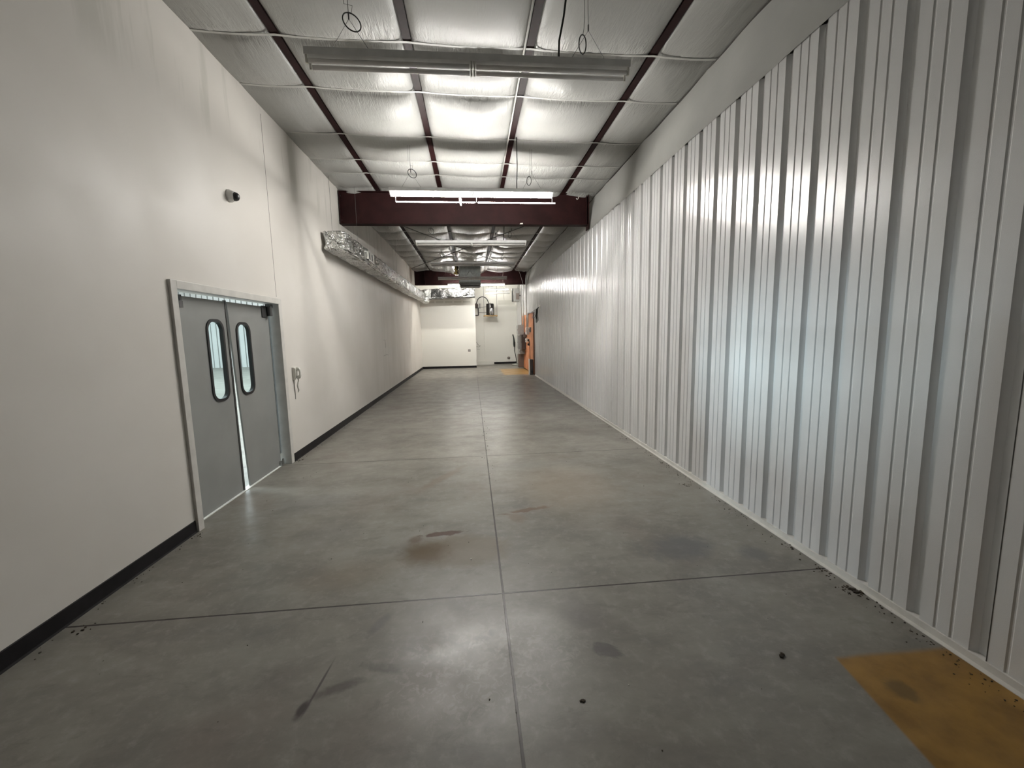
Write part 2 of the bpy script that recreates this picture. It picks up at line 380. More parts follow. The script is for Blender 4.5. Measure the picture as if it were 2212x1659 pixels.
# black cove base
def base_left(y0, y1):
    mb = MB(); mb.prism([(L, 0), (L+0.014, 0), (L+0.008, 0.012), (L+0.005, 0.105), (L+0.002, 0.11), (L, 0.11)], 'y', y0, y1); return mb
struct(base_left(Y0, 3.752), 'baseboard_left', 'base_vinyl', label='black vinyl base in front of the doorway')
struct(base_left(5.815, YP), 'baseboard_left.001', 'base_vinyl', label='black vinyl base beyond the doorway')
struct(MB().prism([(YP, 0), (YP-0.014, 0), (YP-0.006, 0.012), (YP-0.005, 0.11), (YP, 0.11)], 'x', L+0.005, 0.185), 'baseboard_partition', 'base_vinyl', label='black vinyl base of the far partition')
struct(MB().box(1.17, 2.42, YB-0.02, YB, 0.02, 0.13), 'baseboard_back', 'base_vinyl', label='black base on the recess back wall')
struct(MB().box(0.19, 1.15, YB-0.10, YB, 0, 0.20), 'trim_3', 'partition', label='low white box along the recess back wall')

# ceiling: foil-faced insulation hung between the purlins
PX = [-1.752, -0.533, 0.661, 1.923]
straps1 = [-12.5, -11.0, -9.5, -8.0, -6.6, -5.4, -4.3, -3.2, -2.0, -0.8, 0.4, 1.6, 2.8, 4.44, 5.27, 6.38, 7.25, 7.82]
straps = [s for s in straps1] + [8.55, 9.4, 10.3, 11.15, 12.0, 12.9, 13.7, 14.6, 15.5, 16.4, 17.3, 18.3, 19.3, 20.3, 21.4, 22.6]
bays = [(L-0.02, PX[0]-0.028)] + [(PX[i]+0.028, PX[i+1]-0.028) for i in range(3)] + [(PX[3]+0.028, R+0.16)]
rnd = random.Random(3)
verts = []; faces = []; wrk = []
ys_all = []
edges = [Y0]+straps+[YB+0.05]
for a, b in zip(edges, edges[1:]):
    nseg = 8 if b < 2.7 else max(6, int((b-a)/0.045)) if b < 9 else max(6, int((b-a)/0.07))
    for q in range(nseg): ys_all.append((a+(b-a)*q/nseg, a, b, q/nseg))
ys_all.append((edges[-1], edges[-2], edges[-1], 1.0))
for bi, (xa, xb) in enumerate(bays):
    nx = 26; base = len(verts)
    amps = {}
    for (y, a, b, t) in ys_all:
        if a not in amps: amps[a] = (0.055+0.035*rnd.random(), rnd.uniform(0.75, 1.25), rnd.random()*6)
        A, sk, ph = amps[a]
        if a > 8: A *= 1.35
        seg = min(1.0, (b-a)/0.9)
        by = (4*t*(1-t))**0.55 if 0 < t < 1 else 0
        d = min(y-a, b-y)
        for i in range(nx+1):
            u = i/nx; x = xa+(xb-xa)*u
            lo = 0.0 if bi == 0 else 0.0
            bx = (4*u*(1-u))**0.5
            if bi == 0: bx = 0.75*min(1, ((1-u)*2)**0.5)*min(1.0, (u*3)**0.7+0.15)
            if bi == 4: bx = 0.6*min(1, (u*2)**0.5)*min(1.0, ((1-u)*3)**0.9)
            sag = 0.018*bx + A*seg*by*bx*(1+0.18*math.sin(u*9*sk+ph))
            edge_up = 0.028*math.exp(-min((x-xa) if bi > 0 else 9, (xb-x) if bi < 4 else 9)/0.03)
            w_ = math.exp(-d/0.16)*(0.35+0.65*(0.5+0.5*math.sin(x*5.1+ph)))
            ripple = 0.0035*math.exp(-d/0.22)*(math.sin(x*95+ph+3*math.sin(y*9))+math.sin(x*61+1.7*ph+8*y)) if d > 1e-6 else 0
            z = zc(x)-sag+edge_up+ripple*bx
            verts.append((x, y, z)); wrk.append(0.10+0.9*w_ if y < 8.6 else 0.35+0.65*w_)
    rows = len(ys_all)
    for j in range(rows-1):
        for i in range(nx):
            a = base+j*(nx+1)+i; faces.append((a, a+nx+1, a+nx+2, a+1))
cm = MB(); cm.v = verts; cm.f = faces
ce = struct(cm, 'ceiling', 'vinyl', smooth=True, label='billowing white foil-faced roof insulation')
at = ce.data.attributes.new('wrinkle', 'FLOAT', 'POINT')
at.data.foreach_set('value', wrk)
struct(MB().box(L-0.2, R+0.3, Y0-0.1, YB+0.2, 4.68, 4.72), 'ceiling.001', 'oxide')
# insulation curtain above the liner
mb = MB(); wv = []
ny, nz = 260, 14
for j in range(ny+1):
    y = Y0+(YB-Y0)*j/ny
    for i in range(nz+1):
        t = i/nz; z = 3.775+(zc(2.6)-0.012-3.775)*t
        x = (R-0.006)+0.135*t-0.012*math.sin(math.pi*t)+0.006*math.sin(y*3.1+t*4)*t+0.004*math.sin(y*7.7)
        if i == 0: x += 0.02*0
        mb.v.append((x, y, z-0.004*math.sin(y*2.3)*(1-t))); wv.append(0.05 if y < 8.6 else 0.5)
for j in range(ny):
    for i in range(nz):
        a = j*(nz+1)+i; mb.f.append((a, a+nz+1, a+nz+2, a+1))
tr = struct(mb, 'trim_4', 'vinyl', smooth=True, label='smooth insulation facing above the ribbed wall')
at = tr.data.attributes.new('wrinkle', 'FLOAT', 'POINT'); at.data.foreach_set('value', wv)

struct(MB().tube([(2.606, y_/4, zc(2.6)-0.020+0.004*math.sin(y_*1.3)) for y_ in range(-56, 92)], 0.010, 6), 'trim_6', 'caulk', label='dark gap line where the ceiling meets the right side')
# purlins
pl_lab = ['dark red roof purlin nearest the plain left wall', 'dark red roof purlin, second from the left wall', 'dark red roof purlin beside the pale conduit', 'dark red roof purlin nearest the ribbed right wall']
for x, lb in zip(PX, pl_lab):
    z = zc(x)
    mb = MB().prism([(x-0.038, z-0.006), (x+0.038, z-0.006), (x+0.038, z-0.002), (x-0.030, z-0.002), (x-0.030, z+0.17), (x-0.038, z+0.17)], 'y', Y0, YB)
    mb.prism([(x+0.034, z-0.004), (x+0.038, z-0.004), (x+0.038, z+0.02), (x+0.034, z+0.02)], 'y', Y0, YB)
    tag(build(mb, 'roof_purlin', 'oxide'), lb, 'purlin', 'roof purlins')
# straps
row_names = {4.44: 'strap across the ceiling just in front of the nearest unlit light', 5.27: 'strap across the ceiling just behind the nearest unlit light',
             6.38: 'strap across the ceiling directly over the lit lamp', 7.25: 'strap across the ceiling second in front of the first beam', 7.82: 'strap across the ceiling nearest the first beam'}
ORD = ['first', 'second', 'third', 'fourth', 'fifth', 'sixth', 'seventh', 'eighth', 'ninth', 'tenth', 'eleventh', 'twelfth', 'thirteenth']
for s in straps:
    if s < 3 or s > 18.5 or 8 < s < 8.8: continue
    pts = []
    xs = [L]+PX+[R+0.12]
    for i in range(5):
        for q in range(10):
            u = q/10; x = xs[i]+(xs[i+1]-xs[i])*u
            d = 0.016*4*u*(1-u) if 0 < i < 4 else 0.012*4*u*(1-u)
            pts.append((x, zc(x)-0.010-d, 0.014 if min(abs(x-p) for p in PX) > 0.06 else 0.014))
    pts.append((xs[-1], zc(xs[-1])-0.010, 0.014))
    mb = MB()
    for (xa, za, wa), (xb, zb, wb) in zip(pts, pts[1:]):
        mb.box(xa, xb, s-wa, s+wa, za-0.002, za)
        i = len(mb.v)-8
        for idx in (1, 2): mb.v[i+idx] = (mb.v[i+idx][0], mb.v[i+idx][1], zb-0.002)
        for idx in (5, 6): mb.v[i+idx] = (mb.v[i+idx][0], mb.v[i+idx][1], zb)
    o = build(mb, 'insulation_strap', 'strap')
    if s in row_names: tag(o, 'pale '+row_names[s], 'strap', 'insulation straps in the near bay')
    else: tag(o, 'thin pale ceiling strap, '+ORD.pop(0)+' one beyond the near beam', 'strap', 'insulation straps between the beams')

# beams
def beam(name, y, x0, x1, zb, label, ends=True):
    t = empty(name, ((x0+x1)/2, y, zb), label, 'beam', 'roof beams')
    zt = 4.470
    web = MB(); web.box(x0, x1, y-0.006, y+0.006, zb+0.011, zt); build(web, 'web', 'oxide', t)
    fb = MB().box(x0, x1, y-0.09, y+0.09, zb-0.001, zb+0.011); build(fb, 'bottom_flange', 'oxide', t, bevel=0.002)
    ft = MB().box(x0, x1, y-0.075, y+0.075, zt-0.001, zt+0.008); build(ft, 'top_flange', 'oxide', t)
    for xx in (x0+0.45 if y > 12 else x0+0.02, x1-0.03):
        build(MB().box(xx-0.005, xx+0.005, y-0.088, y-0.006, zb+0.011, zt-0.001), 'stiffener', 'oxide', t)
    return t
B1, B2 = 8.70, 18.82
b1 = beam('roof_beam', B1, L+0.012, 2.43, 3.865, 'deep dark red roof beam behind the lit lamp, nearer of two')
b2 = beam('roof_beam', B2, L+0.07, 2.50, 3.850, 'dark red roof beam at the far end above the grey unit')
# end haunch plate and bolts on the near beam
build(MB().box(2.43, 2.445, B1-0.10, B1+0.10, 3.78, 4.47), 'end_plate', 'oxide', b1)
mb = MB()
for zz in (3.95, 4.40): mb.cyl((-2.46, B1-0.006, zz), (-2.46, B1-0.022, zz), 0.012, 8)
build(mb, 'bolt', 'dark_steel', b1)
build(MB().prism([(1.02, 3.8655), (1.09, 3.8655), (1.08, 3.8925), (1.035, 3.884)], 'y', B1-0.104, B1-0.090), 'paint_chip', 'paper', b1)
ORGp = None
mb = MB().tube([(2.20, B1-0.012, 4.40), (2.215, B1-0.02, 4.375), (2.235, B1-0.02, 4.385), (2.245, B1-0.02, 4.42), (2.26, B1-0.02, 4.425)], 0.008, 6)
tag(build(mb, 'wire_hook', 'white_plastic'), 'small pale hook on the near beam by the ribbed wall', 'hook')

# cross bracing between the beams
def rod(name, a, b, r, mat, label, cat, group=None):
    o = build(MB().tube([a, b], r, 6), name, mat); return tag(o, label, cat, group)
rod('brace_rod', (-2.42, 9.25, 4.37), (2.30, 18.70, 4.40), 0.011, 'wire', 'dark diagonal brace rod starting at the left wall behind the first beam', 'brace rod', 'crossed roof brace rods')
rod('brace_rod', (2.38, 9.0, 4.36), (-2.35, 17.6, 4.39), 0.011, 'wire', 'dark diagonal brace rod starting above the ribbed wall behind the first beam', 'brace rod', 'crossed roof brace rods')
# pale conduit beside a purlin
o = build(MB().tube([(0.59, 2.2, zc(.6)-0.07), (0.60, 4.44, zc(.6)-0.035), (0.603, 6.4, zc(.6)-0.04), (0.605, 8.6, zc(.6)-0.05)], 0.011, 10), 'ceiling_conduit', 'strap', smooth=True)
tag(o, 'pale conduit running along the third purlin toward the near beam', 'conduit')
o = build(MB().tube([(0.80, 8.8, 4.42), (0.74, 12.5, 4.40), (0.63, 17.0, 4.40)], 0.014, 10), 'ceiling_conduit', 'strap', smooth=True)
tag(o, 'pale conduit beside the third purlin between the two beams', 'conduit')

# ------------------------------------------------------------------ fluorescent strips
def fixture(loc, label, group, tube_mat=None, rows=(-0.040, 0.040), ln=2.44, wires=True, ceil=None, yaw=0.0, coils=True, rz=0.0):
    """origin at the middle of the housing underside"""
    t = empty('fluorescent_light', (0, 0, 0), label, 'light', group)
    h = ln/2
    wdt = 0.058
    hb = MB().prism([(-wdt, 0.0), (-wdt, 0.05), (wdt, 0.05), (wdt, 0.0), (wdt-0.004, -0.002), (0.012, -0.010), (-0.012, -0.010), (-wdt+0.004, -0.002)], 'x', -h, h)
    build(hb, 'housing', 'white_enamel', t)
    for ry in rows:
        for sx in (-1, 1):
            x0, x1 = (0.012, h-0.015) if sx > 0 else (-h+0.015, -0.012)
            tb = MB().cyl((x0+0.012, ry, -0.036), (x1-0.012, ry, -0.036), 0.016, 12)
            build(tb, 'tube', tube_mat or 'tube_off', t, smooth=not tube_mat)
            for xx, s_ in ((x0, 1), (x1, -1)):
                build(MB().prism([(ry-0.014, 0.006), (ry+0.014, 0.006), (ry+0.014, -0.046), (ry+0.008, -0.055), (ry-0.008, -0.055), (ry-0.014, -0.046)], 'x', xx-0.007, xx+0.007), 'lamp_holder', 'white_plastic' if tube_mat is None else 'white_enamel', t)
    if wires:
        top = (ceil if ceil else 4.49)-loc[2]
        for sx in (-1, 1):
            xc = sx*0.90; zk = 0.05+0.23
            build(MB().tube([(xc-0.15, 0, 0.05), (xc, 0, zk), (xc+0.15, 0, 0.05)], 0.0022, 5), 'hanger_wire', 'wire', t)
            build(MB().tube([(xc, 0, zk), (xc-0.004, 0.0, (zk+top)/2), (xc, 0, top)], 0.0022, 5), 'hanger_wire', 'wire', t)
            build(MB().cyl((xc, 0, zk-0.005), (xc, 0, zk+0.04), 0.0055, 8), 'wire_clamp', 'dark_steel', t)
            if coils:
                a0 = 0.5*sx; tilt = 0.9 if sx > 0 else 0.35
                cx, cz = (xc+0.02, zk-0.02) if sx < 0 else (xc-0.045, zk-0.10)
                pts = []
                for q in range(26):
                    a = 2*math.pi*q/26
                    px, pz = 0.062*math.cos(a), 0.062*math.sin(a)
                    pts.append((cx+px*math.cos(tilt)+0.012*math.sin(a*1)*sx, px*math.sin(tilt)+0.002, cz+pz))
                build(MB().tube(pts, 0.0045, 6, closed=True), 'wire_coil', 'cord_black', t)
                build(MB().tube([(cx, 0.0, cz+0.058), (cx+0.01, 0, cz+0.11), (xc-0.03, 0, zk+0.10), (xc-0.03, 0, top)], 0.0018, 5), 'wire_tail', 'wire', t)
    t.location = loc; t.rotation_euler = (0, yaw, rz)
    return t
G = 'hanging strip lights'
f1 = fixture((0.07, 3.45, 3.735), 'unlit grey strip light hanging nearest the camera', G)
f2 = fixture((0.075, 6.55, 3.800), 'glowing strip light in front of the near beam', G, 'tube_main', ceil=4.45)
f3 = fixture((0.056, 9.60, 3.705), 'unlit strip light just behind the near beam, first beyond it', G)
f4 = fixture((0.094, 12.5, 3.72), 'unlit strip light above the top of the grey duct unit', G)
f5 = fixture((0.085, 15.2, 3.665), 'unlit strip light crossing in front of the grey duct unit', G, coils=False)
f6 = fixture((0.25, 18.25, 3.80), 'glowing strip light half hidden behind the grey duct unit', G, 'tube_far', coils=False)
f7 = fixture((0.05, 19.14, 4.24), 'strip light tucked up behind the far beam', G, 'tube_behind', rows=(0.0,), wires=False)
f8 = fixture((1.40, 22.35, 4.02), 'added short lit strip light brightening the far recess', G, 'recess_fill', rows=(0.0,), ln=1.22, coils=False, wires=False)  # added lamp on a ghost line of the far lamp, brightens the recess
f9 = fixture((1.33, 20.9, 3.66), 'short unlit strip light tilted in the far recess', G, rows=(0.0,), ln=1.22, coils=False, wires=False, yaw=-0.045)
for f_, zt in ((f7, 0.25), (f8, 0.47), (f9, 0.83)):
    for sx in (-0.45, 0.45): build(MB().tube([(sx, 0, 0.05), (sx, 0, zt)], 0.0025, 5), 'hanger_wire', 'wire', f_)
# added slim tubes copying the lit lamp's exposure ghost, no real second pair
for x0, x1 in ((-1.14, 0.035), (0.075, 1.26)):
    build(MB().cyl((x0, 0.05, -0.125), (x1, 0.05, -0.125), 0.0085, 10), 'ghost_tube', 'tube_ghost', f2)
for xx in (-1.145, 0.055, 1.215):
    build(MB().tube([(xx, 0.05, -0.125), (xx, 0.045, 0.0)], 0.003, 6), 'ghost_holder', 'wire', f2)
# paper tag stuck under the lit lamp
build(MB().prism([(-0.21, -0.055), (-0.195, -0.05), (-0.172, -0.055), (-0.168, -0.11), (-0.175, -0.17), (-0.182, -0.135), (-0.19, -0.165), (-0.20, -0.12)], 'y', 0.09, 0.0915), 'paper_tag', 'paper', f2)
# black power cords
o = build(MB().tube([(0.828, 3.20, 4.50), (0.80, 3.42, 4.30), (0.775, 3.44, 4.1), (0.74, 3.45, 3.93), (0.735, 3.45, 3.80), (0.735, 3.45, 3.786)], [0.008]*4+[0.008, 0.013], 8), 'power_cord', 'cord_black', smooth=True)
tag(o, 'thick black cord dropping onto the nearest unlit light', 'cord', 'ceiling power cords')
o = build(MB().tube([(0.725, 6.32, 4.50), (0.735, 6.40, 4.30), (0.745, 6.48, 4.15), (0.742, 6.54, 3.95), (0.742, 6.55, 3.85)], 0.007, 8), 'power_cord', 'cord_black', smooth=True)
tag(o, 'black cord dropping from a purlin onto the lit lamp', 'cord', 'ceiling power cords')
o = build(MB().tube([(0.80, 9.3, 4.48), (0.775, 9.4, 4.1), (0.77, 9.6, 3.76)], 0.008, 8), 'power_cord', 'cord_black', smooth=True)
tag(o, 'black cord onto the unlit light just behind the near beam', 'cord', 'ceiling power cords')
# pendant cord with a round cover
t = empty('pendant_box', (0.75, 12.0, 4.48), 'small round grey box hanging on a black cord between the beams', 'pendant box')
build(MB().tube([(0.74, 12.0, 4.48), (0.752, 12.0, 4.3), (0.76, 12.0, 4.13)], 0.008, 8), 'cord', 'cord_black', t)
build(MB().lathe((0.76, 12.0, 4.14), (0, 0, -1), [(0, 0.012), (0.012, 0.05), (0.03, 0.066), (0.05, 0.064), (0.062, 0.04), (0.064, 0.002)], 18), 'round_cover', 'panel_gray', t, smooth=True)

# ------------------------------------------------------------------ foil wrapped duct
def duct_mesh(path, hw, hh, seed, step=0.045, lump=0.017, band=0.62, n=64, taper=None):
    r_ = random.Random(seed); mb = MB(); pts = []
    for a, b in zip(path, path[1:]):
        a, b = Vector(a), Vector(b); k_ = max(2, int((b-a).length/step))
        for q in range(k_): pts.append(a.lerp(b, q/k_))
    pts.append(Vector(path[-1])); tot = 0; base0 = 0
    ph = [r_.random()*6 for _ in range(12)]
    for k_, p in enumerate(pts):
        if k_: tot += (p-pts[k_-1]).length
        d = (pts[min(k_+1, len(pts)-1)]-pts[max(0, k_-1)]).normalized(); rx = d.cross(Vector((0, 0, 1))).normalized()
        fr = (tot % band)/band; pin = 0.93+0.07*math.sin(math.pi*fr)**0.5
        for j in range(n):
            a = 2*math.pi*j/n; c_, s_ = math.cos(a), math.sin(a); e = 0.24
            u = math.copysign(abs(c_)**e, c_)*hw*pin; v = math.copysign(abs(s_)**e, s_)*hh*pin
            g = 1+lump/hw*(math.sin(5*a+tot*4+ph[0])+0.8*math.sin(9*a-tot*9+ph[1])+0.7*math.sin(3*a+tot*14+ph[2])+0.9*abs(math.sin(7*a+tot*21+ph[3]+2*math.sin(tot*6)))+0.8*math.sin(13*a-tot*17+ph[4])+0.25*r_.uniform(-1, 1))
            if v > 0: v *= 1.0
            q_ = p+rx*u*min(g, 1.06)+Vector((0, 0, 1))*v*min(g, 1.06)
            mb.v.append(tuple(q_))
    m_ = len(pts)
    for k_ in range(m_-1):
        for j in range(n):
            a, b = k_*n, (k_+1)*n; mb.f.append((a+j, a+(j+1) % n, b+(j+1) % n, b+j))
    return mb, pts, n
def cap_rings(mb, n, start, inward):
    """close an end with shrinking rings so that it reads as folded wrap"""
    ring = [Vector(mb.v[start+j]) for j in range(n)]; c = sum(ring, Vector())/n; prev = start
    for s_, dd in ((0.90, 0.006), (0.5, 0.008), (0.12, 0.004)):
        b = len(mb.v)
        for j in range(n):
            v = c+(ring[j]-c)*s_+Vector(inward)*-dd*(1+0.5*math.sin(j*2.3)); mb.v.append(tuple(v))
        for j in range(n): mb.f.append((prev+j, prev+(j+1) % n, b+(j+1) % n, b+j))
        prev = b
    mb.f.append(tuple(prev+j for j in range(n)))
t = empty('foil_duct', (-2.27, 7.5, 3.15), 'silver foil-wrapped duct hanging along the left wall and turning along the partition', 'duct')
mb, pts, n_ = duct_mesh([(-2.27, 7.50, 3.315), (-2.26, 12.0, 3.33), (-2.25, 16.0, 3.36), (-2.22, 19.6, 3.42)], 0.178, 0.158, 4)
cap_rings(mb, n_, 0, (0, 1, 0)); cap_rings(mb, n_, (len(pts)-1)*n_, (0, -1, 0))
build(mb, 'long_run', 'foil', t, smooth=True)
mb, pts, n_ = duct_mesh([(-2.27, 19.75, 3.52), (-1.9, 20.02, 3.56), (-1.2, 20.05, 3.60), (0.19, 20.05, 3.62)], 0.24, 0.225, 9, lump=0.012)
cap_rings(mb, n_, 0, (1, 0, 0)); cap_rings(mb, n_, (len(pts)-1)*n_, (-1, 0, 0))
build(mb, 'cross_run', 'foil_shaded', t, smooth=True)
mb = MB().lathe((-2.22, 19.6, 3.38), (0.45, 0.55, -0.25), [(-0.2, 0.13), (0, 0.19), (0.2, 0.2), (0.35, 0.17), (0.42, 0.03)], 20)
build(mb, 'elbow', 'foil', t, smooth=True)
# supply registers in its side
for yy, s_ in ((9.25, 1.0), (14.3, 0.8)):
    g = MB(); x = -2.075; z0, z1, y0, y1 = 3.245, 3.245+0.20*s_, yy-0.25*s_, yy+0.25*s_
    g.box(x-0.02, x+0.012, y0, y1, z0, z0+0.025).box(x-0.02, x+0.012, y0, y1, z1-0.025, z1).box(x-0.02, x+0.012, y0, y0+0.03, z0, z1).box(x-0.02, x+0.012, y1-0.03, y1, z0, z1).box(x-0.02, x+0.010, yy-0.012, yy+0.012, z0, z1)
    rg = build(g, 'register', 'white_plastic', t)
    g = MB(); nz_ = 7
    for q in range(nz_): g.box(x-0.018, x+0.004, y0+0.03, y1-0.03, z0+0.03+q*(z1-z0-0.06)/nz_, z0+0.042+q*(z1-z0-0.06)/nz_)
    build(g, 'louver', 'panel_gray', rg)
for yy in (7.9, 8.45, 12.6, 16.5):
    build(MB().tube([(-2.41 if yy < 8.4 else -2.12, yy, 3.46), (-2.41 if yy < 8.4 else -2.12, yy, 4.49)], 0.0022, 5), 'hanger_wire', 'wire', t)

# ------------------------------------------------------------------ grey plenum hanging through the roof
t = empty('duct_unit', (-0.01, 17.5, 3.62), 'square grey sheet-metal duct unit hanging from the ceiling by the far beam', 'duct unit')
build(MB().box(-0.43, 0.41, 17.15, 17.85, 3.70, 4.52), 'plenum', 'galv', t, bevel=0.006)
build(MB().box(-0.445, 0.425, 17.13, 17.87, 3.635, 3.70), 'bottom_collar', 'steel', t, bevel=0.004)
build(MB().box(-0.40, 0.38, 17.18, 17.82, 3.60, 3.635), 'outlet', 'black_rubber', t)
mb = MB()   # pressed cross-break on the front sheet
mb.v += [(-0.24, 17.149, 3.92), (-0.01, 17.128, 4.20), (0.20, 17.149, 3.92), (-0.01, 17.149, 4.24), (-0.01, 17.149, 3.90)]
mb.f += [(0, 1, 3), (1, 2, 3), (0, 4, 1), (4, 2, 1)]
build(mb, 'cross_break', 'galv', t)
mb = MB(); r_ = random.Random(5)
ptsl = [(-0.45+0.012*r_.uniform(-1, 1), 17.12, 3.66+q*0.055) for q in range(13)]
mb.tube(ptsl, [0.012+0.014*r_.random() for _ in ptsl], 7)
build(mb, 'foil_tape', 'foil', t, smooth=True)
# torn insulation beside it
def crumple(x0, x1, y0, y1, zt, zb, seed, nx=16, ny=12):
    r_ = random.Random(seed); mb = MB()
    for j in range(ny+1):
        for i in range(nx+1):
            u, v = i/nx, j/ny
            x = x0+(x1-x0)*u; y = y0+(y1-y0)*v
            z = zt+(zb-zt)*(u**2.2)*(0.5+0.5*v)+0.018*math.sin(u*23+seed)+0.012*math.sin(v*17+u*9)+r_.uniform(-1, 1)*0.006
            mb.v.append((x, y, z))
    for j in range(ny):
        for i in range(nx):
            a = j*(nx+1)+i; mb.f.append((a, a+1, a+nx+2, a+nx+1))
    return mb
t = empty('torn_insulation', (-0.8, 17.3, 4.3), 'torn sagging insulation with yellow fibre left of the grey duct unit', 'insulation')
o = build(crumple(-1.7, -0.60, 16.7, 18.4, 4.44, 4.20, 2), 'vinyl_flap', 'vinyl', t, smooth=True)
mb = MB(); r_ = random.Random(8)
for q in range(9):
    mb.lathe((-0.56+0.05*r_.uniform(-1, 1), 17.2+0.2*r_.random(), 4.40-0.035*q), (r_.uniform(-1, 1), r_.uniform(-1, 1), 0.3), [(-0.05, 0.012), (-0.02, 0.05*r_.uniform(.6, 1.1)), (0.02, 0.045), (0.05, 0.01)], 9)
build(mb, 'fibre_wad', 'fiberglass', t, smooth=True)
build(MB().box(-0.62, -0.47, 17.55, 17.9, 4.12, 4.46), 'dark_opening', 'panel_dark', t)
o = tag(build(crumple(0.95, 0.44, 16.9, 18.4, 4.44, 4.24, 6), 'sagging_insulation', 'vinyl', smooth=True), 'loose white insulation flap sagging right of the grey duct unit', 'insulation')

# ------------------------------------------------------------------ double swing door
t = empty('door_frame', (L, (DY0+DY1)/2, 0), 'off-white metal frame around the grey swing doors', 'door frame')
cs = 0.025
mb = MB().box(L-TW, L+cs, DY0-0.074, DY0, 0, DZ+0.07); build(mb, 'near_jamb', 'frame_paint', t, bevel=0.003)
mb = MB().box(L-TW, L+cs, DY1, DY1+0.085, 0, DZ+0.07); mb.v = [(L+0.010 if abs(v[0]-L-cs) < 1e-6 else v[0], v[1], v[2]) for v in mb.v]; build(mb, 'far_jamb', 'frame_paint', t, bevel=0.003)
mb = MB().box(L-TW, L+cs, DY0, DY1, DZ, DZ+0.07); build(mb, 'header', 'frame_paint', t, bevel=0.003)
def rrect(y0, y1, z0, z1, r, n=9):
    out = []
    for cy, cz, a0 in ((y1-r, z1-r, 0), (y0+r, z1-r, 90), (y0+r, z0+r, 180), (y1-r, z0+r, 270)):
        for q in range(n):
            a = math.radians(a0+90*q/(n-1)); out.append((cy+r*math.cos(a), cz+r*math.sin(a)))
    return out
XD, TD = L-0.108, 0.018      # leaf face and thickness
def leaf(name, corners, win, label, strip_side):
    t = empty(name, (XD-TD/2, corners[0][0], 0.0), label, 'door', 'grey swing door leaves')
    bm = bmesh.new(); off = ORG[t.name]
    outer = [bm.verts.new(Vector((XD, y, z))-off) for y, z in corners]
    inner = [bm.verts.new(Vector((XD, y, z))-off) for y, z in rrect(*win, 0.10)]
    es = [bm.edges.new((lst[i], lst[(i+1) % len(lst)])) for lst in (outer, inner) for i in range(len(lst))]
    bmesh.ops.triangle_fill(bm, edges=es, use_beauty=True)
    r_ = bmesh.ops.extrude_face_region(bm, geom=bm.faces[:])
    for v in [g for g in r_['geom'] if isinstance(g, bmesh.types.BMVert)]: v.co.x -= TD
    bmesh.ops.recalc_face_normals(bm, faces=bm.faces)
    me = bpy.data.meshes.new('panel'); bm.to_mesh(me); bm.free(); me.materials.append(M['door_gray'])
    o = bpy.data.objects.new('panel', me); C.objects.link(o); o.parent = t
    # rubber gasket ring
    a = rrect(win[0]-0.012, win[1]+0.012, win[2]-0.012, win[3]+0.012, 0.112); b = rrect(win[0]+0.016, win[1]-0.016, win[2]+0.016, win[3]-0.016, 0.088)
    mb = MB(); k = len(a)
    for xx in (XD+0.010, XD-TD-0.010):
        for lst in (a, b):
            for (y, z) in lst: mb.v.append((xx, y, z))
    for i in range(k):
        j = (i+1) % k
        mb.f += [(i, j, k+j, k+i), (2*k+i, 3*k+i, 3*k+j, 2*k+j), (i, 2*k+i, 2*k+j, j), (k+i, k+j, 3*k+j, 3*k+i)]
    gk = build(mb, 'window_gasket', 'black_rubber', t)
    pn = MB(); poly = rrect(win[0]+0.006, win[1]-0.006, win[2]+0.006, win[3]-0.006, 0.094)
    pn.prism(poly, 'x', XD-0.012, XD-0.007); build(pn, 'window_pane', 'glass', gk)
    return t
near_leaf = leaf('swing_door', [(DY0+0.045, 0.009), (4.735, 0.009), (4.730, 2.092), (DY0+0.045, 2.092)], (4.385, 4.655, 1.07, 1.888), 'grey swing door leaf nearer the camera with oblong window', 1)
far_leaf = leaf('swing_door', [(4.890, 0.009), (5.665, 0.009), (5.665, 2.092), (4.775, 2.092)], (4.905, 5.175, 1.068, 1.872), 'grey swing door leaf farther from the camera, beside the wall phone', -1)
build(MB().prism([(4.735, 0.009), (4.765, 0.009), (4.752, 2.105), (4.730, 2.105)], 'x', XD-TD, XD+0.006), 'edge_strip', 'dark_steel', near_leaf)
build(MB().box(XD-TD, XD+0.002, 5.668, 5.682, 0.16, 1.98), 'edge_strip', 'steel', far_leaf)
build(MB().box(XD-TD, XD+0.002, 5.695, 5.705, 0.16, 1.98), 'edge_strip', 'steel', far_leaf)
# pivot hinges
h1 = build(MB().box(XD+0.0, XD+0.03, DY0+0.165, DY0+0.215, 1.985, 2.045).box(XD+0.0, XD+0.025, DY0+0.185, DY0+0.21, 2.04, 2.10), 'pivot_hinge', 'dark_steel', near_leaf, bevel=0.002)
h2 = build(MB().box(XD+0.0, XD+0.012, 5.50, 5.61, 1.955, 2.10), 'hinge_plate', 'dark_steel', far_leaf, bevel=0.002)
build(MB().cyl((XD+0.035, 5.640, 1.975), (XD+0.035, 5.640, 2.105), 0.032, 18).box(XD, XD+0.06, 5.60, 5.69, 2.085, 2.125), 'pivot_hinge', 'dark_steel', far_leaf, bevel=0.002)
build(MB().box(XD, XD+0.03, 5.62, 5.70, 0.0, 0.075).cyl((XD+0.03, 5.66, 0.02), (XD+0.03, 5.66, 0.10), 0.014, 10), 'floor_pivot', 'steel', far_leaf, bevel=0.002)
# scuffed threshold
struct(MB().box(XD-TD-0.03, XD+0.022, DY0, DY1, 0.0, 0.005), 'trim_5', 'pvc', label='pale worn strip on the floor under the doors')

